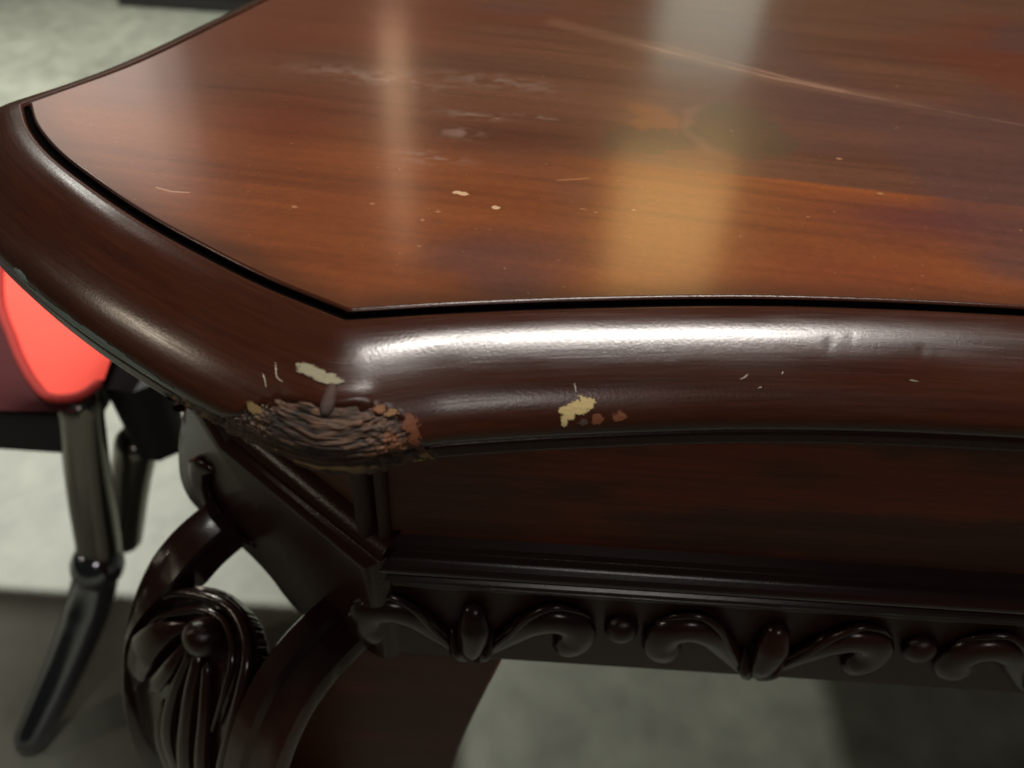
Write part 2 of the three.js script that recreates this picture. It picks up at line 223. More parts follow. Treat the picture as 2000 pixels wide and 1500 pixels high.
// ---------------------------------------------------------------- lamps outside the frame, with an added fill and added reflection glows
{
  const lamp = thing('ceiling_lamp', 'long white ceiling lamp hanging above the table front', 'lamp', TUBE.at);
  const body = new RoundedBoxGeometry(TUBE.w + 0.06, 0.05, TUBE.d + 0.06, 2, 0.01); body.translate(0, 0.028, 0);
  part('lamp_housing', body, new THREE.MeshStandardMaterial({ color: 0xdddddd, roughness: 0.5 }), lamp);
  const gl = new THREE.PlaneGeometry(TUBE.w, TUBE.d); gl.rotateX(Math.PI / 2);
  part('lamp_diffuser', gl, new THREE.MeshStandardMaterial({ color: 0x222222, emissive: new THREE.Color().setRGB(...TUBE.color), emissiveIntensity: 2 }), lamp);
  const l = new THREE.RectAreaLight(new THREE.Color().setRGB(...TUBE.color), TUBE.nits, TUBE.w, TUBE.d); l.position.set(0, -0.006, 0); l.rotation.x = -Math.PI / 2; lamp.add(l);

  const b = thing('pendant_lamp', 'black shaded lamp hanging behind and left of the table', 'lamp', SPOT.at);
  part('bulb', new THREE.SphereGeometry(SPOT.r, 24, 16), new THREE.MeshStandardMaterial({ color: 0x222222, emissive: new THREE.Color().setRGB(...SPOT.color), emissiveIntensity: 3 }), b);
  const dir = new THREE.Vector3(...SPOT.aim).sub(new THREE.Vector3(...SPOT.at)).normalize();
  const shade = new THREE.LatheGeometry([[0.02, 0.13], [0.06, 0.12], [0.085, 0.07], [0.095, 0.02], [0.091, 0.02], [0.08, 0.07], [0.056, 0.114], [0.02, 0.122]].map(([x, y]) => new THREE.Vector2(x, y)), 40);
  shade.applyQuaternion(new THREE.Quaternion().setFromUnitVectors(new THREE.Vector3(0, -1, 0), dir)); part('lamp_shade', shade, M.blackMatt, b);
  const p = new THREE.SpotLight(new THREE.Color().setRGB(...SPOT.color), SPOT.cd, 0, THREE.MathUtils.degToRad(SPOT.angle), 1); p.position.set(0, 0, 0); p.castShadow = true; p.shadow.radius = SPOT.r / 0.02; b.add(p); p.target.position.copy(dir); b.add(p.target);

  const w = thing('wall_lamp', 'small round glowing lamp far left of the table', 'lamp', WALL.at);
  part('bulb', new THREE.SphereGeometry(WALL.r, 24, 16), new THREE.MeshStandardMaterial({ color: 0x222222, emissive: new THREE.Color().setRGB(...WALL.color), emissiveIntensity: 3 }), w);
  const cap = new THREE.CylinderGeometry(0.03, 0.035, 0.06, 16); cap.translate(0, WALL.r + 0.02, 0); part('lamp_socket', cap, M.blackMatt, w);
  const q = new THREE.PointLight(new THREE.Color().setRGB(...WALL.color), WALL.cd); q.castShadow = true; q.shadow.radius = WALL.r / 0.02; w.add(q);

  const fr = thing('front_fill', 'added fill light behind the viewer, shaped as a square shaded lamp', 'lamp', FRONT.at);
  part('lamp_shade', new RoundedBoxGeometry(FRONT.w, FRONT.h, 0.2, 3, 0.02), new THREE.MeshStandardMaterial({ color: 0x333333, emissive: new THREE.Color().setRGB(...FRONT.color), emissiveIntensity: 0.5 }), fr).rotation.x = -0.5;
  const pole = new THREE.CylinderGeometry(0.012, 0.012, FRONT.at[1] - FRONT.h / 2, 12); pole.translate(0, -FRONT.h / 2 - (FRONT.at[1] - FRONT.h / 2) / 2, 0); part('pole', pole, M.blackMatt, fr);
  const fl = new THREE.RectAreaLight(new THREE.Color().setRGB(...FRONT.color), FRONT.nits, FRONT.w * 0.9, FRONT.h * 0.9); fl.position.set(0, -0.055, -0.1); fr.add(fl); fl.lookAt(0.2, T - 0.1, -0.3); fl.rotation.set(0, 0, 0); fl.rotation.x = -0.5;

  const names = ['wide amber glow box added beyond the table for its reflection', 'thin tall yellow glow box added beyond the table for its reflection', 'pale green low glow box added beyond the table for its reflection', 'pale pink glow box added at the back left for its reflection'];
  FAR.forEach(([x, h, z, lw, lh, c, glow], i) => {
    const f = thing('reflection_glow', names[i], 'lamp', [x, T + h, z]);
    part('lamp_shade', new RoundedBoxGeometry(lw, lh, Math.min(lw, 0.16), 3, 0.02), new THREE.MeshStandardMaterial({ color: 0x333333, roughness: 0.9, emissive: new THREE.Color().setRGB(...c), emissiveIntensity: glow }), f);
    const rod = new THREE.CylinderGeometry(0.006, 0.006, 2, 8); rod.translate(0, lh / 2 + 1, 0); part('cord', rod, M.blackMatt, f);
    const a = new THREE.RectAreaLight(new THREE.Color().setRGB(...c), glow, lw * 0.9, lh * 0.9); a.position.set(0, 0, Math.min(lw, 0.16) / 2 + 0.01); a.rotation.y = Math.PI; f.add(a);
  });
}

// ---------------------------------------------------------------- the table
const table = thing('carved_table', 'dark red mahogany table with a carved apron and one broken corner', 'table', [0.26, 0, -0.75]);
const loc = (g) => { g.translate(-0.26, 0, 0.75); return g; };
const tp = (name, g, m, parent = table, label) => part(name, loc(g), m, parent, label);
{ // top boards, cut along the groove
  const sh = new THREE.Shape(topPath.filter((p, i) => i % 2 === 0 || p.corner).map((p) => new THREE.Vector2(p.x - p.nx * 0.0012, -(p.z - p.nz * 0.0012))));
  const g = new THREE.ShapeGeometry(sh); g.rotateX(-Math.PI / 2); g.translate(0, T, 0);
  const P = g.attributes.position, U = g.attributes.uv; for (let i = 0; i < P.count; i++) U.setXY(i, ...M.panelUV(P.getX(i), P.getZ(i)));
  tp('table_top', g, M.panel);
}
const bull = spline([[0.0062, -0.0016], [0.010, -0.0024], [0.0155, -0.0045], [0.0215, -0.0077], [0.0275, -0.0117], [0.033, -0.0166], [0.0375, -0.0222], [0.0403, -0.0275], [0.0412, -0.0315], [0.0408, -0.0345], [0.0395, -0.0358]], 30).map((v) => [v.x, v.y]);
const lip = spline([[0.0385, -0.0362], [0.0396, -0.0368], [0.0399, -0.0376], [0.0398, -0.0405], [0.0396, -0.0434], [0.0387, -0.0446], [0.0366, -0.0454]], 10).map((v) => [v.x, v.y]);
const rimProfile = [[0.0034, -0.0028], [0.0037, -0.0021], [0.0043, -0.0016], [0.0052, -0.0014], ...bull, ...lip, [0.0358, -0.0462], [0.0356, -0.0472], [0.0350, -0.0484], [0.0335, -0.049], [0.02, -0.049], [-0.02, -0.049]];
const grooveProfile = [[0.0001, -0.0011], [0.0002, -0.0042], [0.0032, -0.0044], [0.0034, -0.0028]];
tp('table_top_edge', sweep(topPath, [[-0.0012, 0], [-0.0007, -0.00005], [-0.0003, -0.0003], [0, -0.0007], [0.0001, -0.0011]]), M.rim);
tp('groove', toCreasedNormals(sweep(topPath, grooveProfile), 0.6), M.groove);
const rimT = rimProfile.map((q, j) => 0); rimProfile.forEach((q, j) => { if (j) rimT[j] = rimT[j - 1] + Math.hypot(q[0] - rimProfile[j - 1][0], q[1] - rimProfile[j - 1][1]); });
// a point of the rim: s along the walk, j along the profile, lift away from the surface
function rimRaw(s, j) {
  let a = 0, b = rimPath.length - 1; while (b - a > 1) { const m = (a + b) >> 1; if (rimPath[m].s <= s) a = m; else b = m; }
  const p = rimPath[a], q = rimPath[b], f = clamp((s - p.s) / (q.s - p.s)); j = clamp(j, 0, rimProfile.length - 1); const k = Math.min(rimProfile.length - 2, Math.floor(j)), g = j - k;
  const u0 = mix(rimProfile[k][0], rimProfile[k + 1][0], g), u = u0 <= 0.0062 ? u0 : 0.0062 + (u0 - 0.0062) * mix(p.k, q.k, f), h = mix(rimProfile[k][1], rimProfile[k + 1][1], g);
  return new THREE.Vector3(mix(p.x, q.x, f) + mix(p.nx, q.nx, f) * u, T + h, mix(p.z, q.z, f) + mix(p.nz, q.nz, f) * u);
}
function rimNormal(s, j) { const a = rimRaw(s + 0.002, j).sub(rimRaw(s - 0.002, j)), b = rimRaw(s, j + 1.2).sub(rimRaw(s, j - 1.2)); return b.cross(a).normalize(); }
const SA = 0.2504;                                    // where the broken corner lies along the walk
const WOUND = [[-0.058, 40, 47], [-0.05, 36.5, 49], [-0.036, 34.5, 49.5], [-0.027, 32, 49.5], [-0.02, 28.5, 49.5], [-0.0135, 25, 49.5], [-0.008, 24, 49.5], [-0.003, 21, 49.5], [0.002, 20.5, 49.5], [0.007, 22, 49.5], [0.012, 23.5, 49], [0.0165, 25, 48.5], [0.02, 28, 49], [0.0235, 33, 49], [0.028, 42, 48]];
function wound(s, j) {                                // 1 inside the broken place, 0 outside, eased over about a millimetre
  const x = s - SA; if (x <= WOUND[0][0] || x >= WOUND[WOUND.length - 1][0]) return 0;
  let k = 0; while (WOUND[k + 1][0] < x) k++; const f = (x - WOUND[k][0]) / (WOUND[k + 1][0] - WOUND[k][0]);
  const w = 2.2 * (noise(s * 900, j * 0.35, 501) - 0.5) + 1.4 * (noise(s * 2600, j, 503) - 0.5), lo = mix(WOUND[k][1], WOUND[k + 1][1], f) + w, hi = mix(WOUND[k][2], WOUND[k + 1][2], f);
  return clamp((j - lo) / 1.6) * clamp((hi + 1 - j));
}
const nearWound = (s) => s > SA - 0.065 && s < SA + 0.04;
const shapeRim = (j00) => (q, p, s, t, jj) => { const j = jj + j00;
  if (!nearWound(s) && !(s > 0.3 && s < 0.6)) return q;
  const v = new THREE.Vector3(...q);
  if (nearWound(s)) { const w = wound(s, j); if (w > 0) v.addScaledVector(rimNormal(s, j), -0.0022 * w); const b = Math.exp(-(((s - SA - 0.0025) / 0.004) ** 2 + ((j - 19.5) / 1.8) ** 2)); v.addScaledVector(rimNormal(s, j), 0.0009 * b); }
  for (const [ds, dj, a, r] of [[0.438, 12.5, -0.00016, 0.0017], [0.447, 11, -0.0001, 0.0012], [0.475, 13.5, -0.00012, 0.0015], [0.372, 15, -0.00008, 0.0012]]) { const e = Math.exp(-(((s - ds) / r) ** 2 + ((j - dj) / 1.5) ** 2)); if (e > 0.01) v.addScaledVector(rimNormal(s, j), a * e); }
  return [v.x, v.y, v.z];
};
tp('table_rim', sweep(rimPath, rimProfile.slice(0, 36), shapeRim(0)), M.rim);
tp('rim_underside', sweep(rimPath, rimProfile.slice(35), shapeRim(35)), M.board);
{ // the broken corner: torn fibres, splinters, flakes of filler and lacquer
  const ns = 330, nj = 170, s0 = SA - 0.06, s1 = SA + 0.029, j0 = 19, j1 = 50.5, pos = [], col = [], idx = [], inside = [];
  for (let a = 0; a <= ns; a++) for (let b = 0; b <= nj; b++) {
    const s = mix(s0, s1, a / ns), j = mix(j0, j1, b / nj), w = wound(s, j), x = s - SA;
    const skew = (x < 0 ? j + 120 * x : j - 40 * x) + 14 * (fbm(s * 120, j * 0.22, 511, 5) - 0.5);     // the fibres run along the edge
    const f1 = fbm(s * 240, skew * 1.9, 521, 5), f2 = noise(s * 330, skew * 5.2, 531), lump = fbm(s * 230, j * 0.25, 541, 4), ridge = 1 - Math.abs(2 * noise(s * 110, skew * 1.1, 551) - 1);
    const edge = sstep(0, 0.6, w);
    const d = -0.0022 + edge * (0.0014 + 0.0006 * (f1 - 0.4) + 0.0003 * (f2 - 0.5) + 0.0018 * (lump - 0.5) + 0.0020 * (fbm(s * 520, j * 1.5, 547, 3) - 0.5) + 0.0005 * (ridge - 0.5));
    const P = rimRaw(s, j).addScaledVector(rimNormal(s, Math.min(j, 46)), d); if (j > 41) P.y -= 0.0042 * edge * fbm(s * 420, 3, 561, 3) * clamp((j - 41) / 7) * sstep(-0.045, -0.015, x) * sstep(0.026, 0.012, x);
    pos.push(P.x, P.y, P.z); inside.push(w > 0.04);
    let c = mix3([0.010, 0.005, 0.0032], [0.074, 0.035, 0.018], sstep(0.34, 0.74, 0.45 * f1 + 0.2 * ridge + 0.35 * lump));
    c = mix3(c, [0.13, 0.045, 0.015], 0.8 * sstep(0.52, 0.68, fbm(s * 90, j * 0.16, 571, 3)) * sstep(-0.02, 0.0, x));
    c = c.map((q) => q * (0.55 + 0.9 * noise(s * 900, j * 1.6, 585))); c = mix3(c, [0.13, 0.107, 0.08], 0.7 * sstep(0.5, 0.7, f2 * 0.6 + 0.4 * noise(s * 80, skew * 2, 577)) * sstep(0.0, -0.02, x));
    c = mix3(c, [0.26, 0.18, 0.07], 0.8 * sstep(0.58, 0.66, fbm(s * 240, j * 0.4, 581, 3)) * sstep(0.35, 0.1, w * clamp(Math.abs(j - 40) / 9)));
    col.push(...c);
  }
  for (let a = 0; a < ns; a++) for (let b = 0; b < nj; b++) { const i = a * (nj + 1) + b, k = i + nj + 1; if (inside[i] || inside[k] || inside[i + 1] || inside[k + 1]) idx.push(i, k, i + 1, k, k + 1, i + 1); }
  const g = new THREE.BufferGeometry(); g.setAttribute('position', new THREE.Float32BufferAttribute(pos, 3)); g.setAttribute('color', new THREE.Float32BufferAttribute(col, 3)); g.setAttribute('uv', new THREE.Float32BufferAttribute(new Float32Array(pos.length / 3 * 2), 2)); g.setIndex(idx); g.computeVertexNormals();
  const W = tp('broken_corner', g, new THREE.MeshStandardMaterial({ vertexColors: true, roughness: 0.75 }), table, 'torn, splintered wood at the corner of the rim');
  const tone = (r, gg, b, ro = 0.8) => new THREE.MeshStandardMaterial({ color: new THREE.Color().setRGB(r, gg, b), roughness: ro });
  const woods = [tone(0.09, 0.048, 0.028), tone(0.15, 0.12, 0.09), tone(0.04, 0.02, 0.013), tone(0.14, 0.055, 0.02), tone(0.1, 0.08, 0.06)], pale = tone(0.36, 0.27, 0.12), grey = tone(0.2, 0.18, 0.115), rust = tone(0.11, 0.034, 0.013, 0.5), white = tone(0.36, 0.3, 0.24), green = tone(0.19, 0.19, 0.06);
  const onRim = (s, j, up) => { const p = rimRaw(s, j).addScaledVector(rimNormal(s, Math.min(j, 46)), up); return [p.x, p.y, p.z]; };
  for (let k = 0; k < 70; k++) {                      // single splinters
    const x = rr(-0.05, 0.022), lo = 26 + 10 * Math.abs(x + 0.0) / 0.04, j = rr(Math.min(lo, 44), 50), len = rr(0.004, 0.014), s = SA + x, dj = (x < 0 ? -1 : 0.4) * len * 110 * rr(0.6, 1.3);
    if (wound(s, j) < 0.5) continue;
    const r = rr(0.0001, 0.00026), up = rr(-0.003, -0.0006), cu = rr(0, 0.0004);
    tp('splinter', taperTube([onRim(s - len / 2, j - dj / 2, up), onRim(s, j, up + cu), onRim(s + len / 2, j + dj / 2, up + rr(-0.0004, 0.0012))], [r * 0.5, r, r, r * 0.3], { n: 8, m: 6, flat: 0.7 }), woods[Math.floor(rnd() * woods.length)], W);
  }
  // a thin ragged flake of finish on the rim: kept where a noisy ellipse says so
  function flake(name, ds, j, a, b, mat, lift = 0.0002, thick = 0.0004, rough = 0.5, parent = table, seed = 1) {
    const n = 34, P = [], I = [], on = (x, y) => { const r = Math.hypot(x, y); return r + 0.9 * (fbm(x * 2.1 + seed * 5, y * 2.1, 601 + seed, 3) - 0.42) + 0.25 * (noise(x * 9 + seed, y * 9, 611) - 0.5) < 0.85; };
    const X = (i) => mix(-1.3, 1.3, i / n);
    for (let p = 0; p <= n; p++) for (let q = 0; q <= n; q++) P.push(...onRim(SA + ds + a * X(p), j + b * X(q), lift + 0.00012 * (noise(p * 0.5 + seed, q * 0.5, 621) - 0.5)));
    for (let p = 0; p < n; p++) for (let q = 0; q < n; q++) if (on(X(p + 0.5), X(q + 0.5))) { const A = p * (n + 1) + q, B = A + n + 1; I.push(A, B, A + 1, B, B + 1, A + 1); }
    if (!I.length) return;
    const g2 = new THREE.BufferGeometry(); g2.setAttribute('position', new THREE.Float32BufferAttribute(P, 3)); g2.setAttribute('uv', new THREE.Float32BufferAttribute(new Float32Array(P.length / 3 * 2), 2)); g2.setIndex(I); g2.computeVertexNormals(); tp(name, g2, mat, parent);
  }
  // pale chip further along the front, scars beside it
  flake('pale_chip', 0.0862, 25.3, 0.0068, 2.3, pale, 0.0003, 0.0004, 0.55, table, 3); flake('pale_chip', 0.0812, 26.8, 0.0036, 2.0, pale, 0.0003, 0.0004, 0.5, table, 5); flake('pale_chip', 0.0795, 28.6, 0.0016, 1.6, pale, 0.0003, 0.0004, 0.5, table, 6); flake('pale_chip', 0.0795, 26.2, 0.003, 1.0, pale, 0.0003, 0.0004, 0.5, table, 8);
  flake('scar', 0.0925, 28.5, 0.0028, 1.6, rust, 0.00015, 0.0003, 0.5, table, 9); flake('scar', 0.1015, 28.2, 0.0036, 1.4, rust, 0.00015, 0.0003, 0.6, table, 10); flake('scar', 0.0868, 29.2, 0.0025, 1.0, woods[2], 0.0002, 0.0003, 0.5, table, 11);
  // flakes round the broken corner
  flake('scar', 0.0195, 26.5, 0.0042, 2.4, rust, 0.0004, 0.0004, 0.5, table, 12); flake('scar', 0.021, 30, 0.0026, 3, rust, 0.0003, 0.0004, 0.5, table, 13);
  flake('pale_chip', -0.0022, 15.4, 0.0032, 1.2, grey, 0.0006, 0.0008, 0.5, table, 14); flake('pale_chip', 0.0004, 16.3, 0.0018, 0.9, grey, 0.0007, 0.0008, 0.5, table, 15);
  flake('pale_chip', -0.0135, 26.4, 0.0042, 1.3, tone(0.15, 0.095, 0.036), 0.0002, 0.0006, 0.6, table, 17); flake('pale_chip', 0.006, 44, 0.006, 2.4, tone(0.3, 0.2, 0.06), -0.0012, 0.0006, 0.6, W, 18); flake('pale_chip', 0.0245, 46.5, 0.0055, 0.8, green, 0.0006, 0.0006, 0.5, table, 19); flake('pale_chip', 0.009, 22.4, 0.003, 1, tone(0.15, 0.06, 0.022), 0.0002, 0.0005, 0.5, table, 20); flake('pale_chip', 0.013, 23.6, 0.003, 1, tone(0.16, 0.08, 0.03), 0.0002, 0.0005, 0.5, table, 21);
  // the stub of a dowel showing at the break
  const nub = taperTube([onRim(SA + 0.0005, 16.6, -0.0008), onRim(SA + 0.0007, 18.2, 0.0004), onRim(SA + 0.0006, 20.5, 0.0004), onRim(SA + 0.0003, 23, -0.0016)], [0.0014, 0.0023, 0.0026, 0.0022], { n: 20, m: 14, flat: 0.8 }); tp('dowel_stub', nub, new THREE.MeshPhysicalMaterial({ color: new THREE.Color().setRGB(0.06, 0.03, 0.024), roughness: 0.55, bumpMap: M.rim.bumpMap, bumpScale: 0.0004 }), W);
  for (let k = 0; k < 0; k++) tp('splinter', taperTube([onRim(SA - 0.0018 + k * 0.001, 18 + 0.5 * (k % 2), 0.0022), onRim(SA - 0.0019 + k * 0.001, 22.5, 0.0012)], [0.0002, 0.0004, 0.0003], { n: 6, m: 6 }), woods[k % 2 ? 1 : 4], W);
  // pale grey-green line along the lower left edge of the rim
  const pallid = tone(0.13, 0.175, 0.16, 0.5); flake('pale_edge', -0.096, 31, 0.05, 1.5, pallid, 0.0002, 0.0003, 0.5, table, 31); flake('pale_edge', -0.152, 29.5, 0.008, 1.2, pallid, 0.0002, 0.0003, 0.5, table, 32);
  // loose hairs and fibres
  for (const pts of [[[-0.0128, 16.4], [-0.0112, 17.6], [-0.0096, 18.8], [-0.006, 19.4]], [[-0.0155, 19.3], [-0.013, 20.6], [-0.0118, 21.6]], [[0.0835, 20.5], [0.084, 22], [0.084, 22.8]], [[0.153, 19.6], [0.1512, 20.4], [0.1495, 20.8]], [[0.2185, 20.2], [0.221, 20.4], [0.2225, 20.5]], [[0.1675, 19], [0.1668, 19.7]], [[0.157, 22.6], [0.1585, 22.4]]]) tp('loose_fibre', taperTube(pts.map(([x, j]) => onRim(SA + x, j, 0.0003)), [0.0001, 0.00022, 0.00018, 0.0001], { n: 12, m: 6 }), white, table);
}

// apron: a ring of boards under the top, straight in front
const apr = (() => {
  const q = [[-0.192, -0.3540], [-0.058, -0.25]], l = [[-0.135, -0.48]];
  const P = [...q, ...mx(q), [MX - l[0][0], l[0][1]], [MX - l[0][0], MZ - l[0][1]], ...R180(q), ...R180(mx(q)), [l[0][0], MZ - l[0][1]], l[0]];
  return withNormals(P.map(([x, z]) => ({ x, z })));
})();
const hard = (g) => toCreasedNormals(g, 0.5);
tp('apron', hard(sweep(apr, [[0, -0.047], [0, -0.19], [-0.02, -0.19], [-0.02, -0.047]])), M.apron);
const bead = (u0, h0, h1, k, n = 6) => Array.from({ length: n + 1 }, (_, i) => { const a = Math.PI * i / n; return [u0 + k * Math.sin(a), mix(h0, h1, (1 - Math.cos(a)) / 2)]; });
const mouldProf = [[0, -0.146], [0.004, -0.149], [0.0052, -0.1522], [0.0060, -0.1528], [0.0080, -0.1538], [0.0100, -0.1552], [0.0117, -0.1570], [0.0128, -0.1592], [0.0131, -0.1612], [0.0126, -0.1630], [0.0095, -0.1655], [0.0082, -0.1665], ...bead(0.0085, -0.1672, -0.1742, 0.0038), [0.0065, -0.176], ...bead(0.0065, -0.1765, -0.1815, 0.0025), [0.004, -0.183], [-0.02, -0.184], [-0.02, -0.146], [0, -0.146]];
for (const [a, b] of [[1, 2], [3, 4], [4, 5], [5, 6], [7, 8], [9, 10], [10, 11], [11, 0]]) {        // one length of moulding on each straight side, mitred at the corners
  const A = apr[a], B = apr[b];
  tp('moulding', hard(gridGeo(1, mouldProf.length - 1, (i, j) => { const p = i ? B : A, [u, h] = mouldProf[j]; return { p: [p.x + p.nx * u, T + h, p.z + p.nz * u], uv: [i * Math.hypot(A.x - B.x, A.z - B.z), j * 0.004] }; })), M.carved);
}

// front frieze with scrolls, buds and beads
{
  const zf = -0.2445;
  const g = new RoundedBoxGeometry(0.64, 0.074, 0.016, 2, 0.002); g.translate(0.26, T - 0.2195, zf - 0.008); const board = tp('carved_frieze', g, M.board);
  const H = (x, h, z) => [x, T + h, z];
  for (let k = -0; k < 4; k++) {
    const cx = -0.0135 + 0.164 * k;
    for (const s of [-1, 1]) {
      const pts = [[0.002, -0.2515, 0.001], [0.011, -0.2385, 0.002], [0.0215, -0.2225, 0.003], [0.033, -0.207, 0.004], [0.045, -0.2015, 0.004], [0.0555, -0.2065, 0.0035], [0.0585, -0.2185, 0.003], [0.0535, -0.230, 0.0025], [0.047, -0.2345, 0.001]].map(([x, h, z]) => H(cx + s * x, h, zf + z));
      tp('scroll', taperTube(pts, [0.003, 0.005, 0.0066, 0.0082, 0.0094, 0.0102, 0.0108, 0.011, 0.009], { n: 90, m: 18, flat: 0.6, flatDir: [0, 0, 1] }), M.carved, board);
      const rg = [[0.004, -0.2465, 0.006], [0.013, -0.231, 0.0065], [0.022, -0.2145, 0.007], [0.032, -0.1955, 0.007], [0.043, -0.1875, 0.006], [0.054, -0.1905, 0.005], [0.065, -0.201, 0.003]].map(([x, h, z]) => H(cx + s * x, h, zf + z - 0.001));
      tp('scroll_ridge', taperTube(rg, [0.001, 0.0018, 0.0024, 0.0026, 0.0024, 0.002, 0.001], { n: 48, m: 8 }), M.carved, board);
      tp('bud_leaf', taperTube([H(cx + s * 0.002, -0.250, zf + 0.004), H(cx + s * 0.0075, -0.238, zf + 0.007), H(cx + s * 0.0115, -0.220, zf + 0.003)], [0.002, 0.0045, 0.001], { n: 16, m: 8 }), M.carved, board);
    }
    tp('bud', taperTube([H(cx, -0.247, zf + 0.004), H(cx, -0.235, zf + 0.0075), H(cx + 0.001, -0.215, zf + 0.007), H(cx + 0.001, -0.193, zf + 0.002)], [0.0025, 0.0075, 0.0095, 0.0055], { n: 24, m: 14, flat: 0.8, flatDir: [0, 0, 1] }), M.carved, board);
    const b = new THREE.SphereGeometry(0.0095, 24, 16); b.scale(1, 1.15, 0.8); b.translate(...H(cx + 0.082, -0.2085, zf + 0.002)); tp('bead', b, M.carved, board);
  }
}

// cut corner: carved board, cabriole leg.  s runs along the cut corner, o outwards from it, h is measured from the top
const O = [-0.0615, -0.24], dl = Math.hypot(0.79, 0.613), D = [-0.79 / dl, -0.613 / dl], N = [D[1], -D[0]];
const at = (s, o, h) => [O[0] + s * D[0] + o * N[0], T + h, O[1] + s * D[1] + o * N[1]];
function plate(shape, o0, depth, bevel = 0.002, seg = 2) {   // a board whose outline is drawn in (s, h)
  const g = new THREE.ExtrudeGeometry(shape, { depth: depth - 2 * bevel, bevelEnabled: true, bevelThickness: bevel, bevelSize: bevel, bevelOffset: -bevel, bevelSegments: seg, curveSegments: 24 });
  const P = g.attributes.position; for (let i = 0; i < P.count; i++) { const q = at(P.getX(i), o0 - depth + bevel + P.getZ(i), P.getY(i)); P.setXYZ(i, ...q); }
  const idx = new Uint32Array(P.count); for (let i = 0; i < P.count; i++) idx[i] = i; g.setIndex(new THREE.BufferAttribute(idx, 1)); flip(g); g.computeVertexNormals();
  return toCreasedNormals(g, 0.7);
}
{
  const sh = new THREE.Shape(); sh.moveTo(-0.004, -0.152); sh.lineTo(-0.004, -0.25); sh.lineTo(0.03, -0.268); sh.bezierCurveTo(0.05, -0.292, 0.085, -0.30, 0.105, -0.279); sh.bezierCurveTo(0.12, -0.268, 0.15, -0.272, 0.184, -0.274); sh.bezierCurveTo(0.206, -0.272, 0.208, -0.25, 0.199, -0.228); sh.bezierCurveTo(0.19, -0.20, 0.175, -0.17, 0.152, -0.135); sh.lineTo(0.135, -0.13); sh.lineTo(0.12, -0.152); sh.lineTo(-0.004, -0.152);
  const board = tp('carved_corner_board', plate(sh, 0.007, 0.034, 0.011, 8), M.board);
  tp('corner_ledge', gridGeo(1, 12, (i, j) => { const [o, h] = [[-0.025, -0.141], [-0.012, -0.1435], [-0.005, -0.1465], [-0.001, -0.150], [0.001, -0.1545], [0.0016, -0.160], [0.001, -0.166], [-0.002, -0.171], [-0.006, -0.174], [-0.025, -0.175], [-0.025, -0.16], [-0.025, -0.15], [-0.025, -0.141]][j]; return { p: at(i ? 0.15 : -0.003, o, h), uv: [i * 0.15, j * 0.01] }; }), M.board, board);
  const dirN = [N[0], 0, N[1]];
  tp('scroll', taperTube([at(0.14, 0.007, -0.19), at(0.150, 0.009, -0.194), at(0.158, 0.009, -0.208), at(0.156, 0.009, -0.226), at(0.145, 0.009, -0.239), at(0.128, 0.009, -0.245), at(0.112, 0.007, -0.242)], [0.004, 0.0085, 0.0095, 0.008, 0.006, 0.004, 0.002], { n: 60, m: 16, flat: 0.55, flatDir: dirN }), M.carved, board);
}
// corner post: reeds between apron and cut corner
for (const [x, z, r] of [[-0.0685, -0.2535, 0.0055], [-0.0585, -0.2485, 0.0035]]) { const g = new THREE.CylinderGeometry(r, r, 0.1, 16); g.translate(x, T - 0.099, z); tp('corner_reed', g, M.board); }

const K = spline([[0, -0.235], [0.02, -0.237], [0.036, -0.241], [0.053, -0.251], [0.069, -0.27], [0.082, -0.295], [0.093, -0.325], [0.102, -0.36], [0.108, -0.4], [0.108, -0.46], [0.095, -0.54], [0.075, -0.62], [0.064, -0.68], [0.072, -0.725], [0.09, -0.752]], 300);
const Klen = K.reduce((a, p, i) => a + (i ? p.distanceTo(K[i - 1]) : 0), 0);
const onKnee = (s, t, up = 0) => { const x = clamp(t / Klen) * 300, i = Math.min(299, Math.floor(x)), a = K[i], b = K[i + 1], f = x - i, dx = b.x - a.x, dy = b.y - a.y, l = Math.hypot(dx, dy); return at(s, mix(a.x, b.x, f) - dy / l * up, mix(a.y, b.y, f) + dx / l * up); };
function kneeStrip(f0, f1, t0, t1, prof, n = 80) {           // prof: points (share of the width, height above the knee surface), closed loop
  return gridGeo(n, prof.length - 1, (i, j) => { const t = mix(t0, t1, i / n), taper = 1 - 0.55 * sstep(0.3, 0.55, t), s0 = f0(t), s1 = f1(t); const s = 0.085 + (mix(s0, s1, prof[j][0]) - 0.085) * taper; return { p: onKnee(s, t, prof[j][1]), uv: [t, j * 0.004] }; });
}
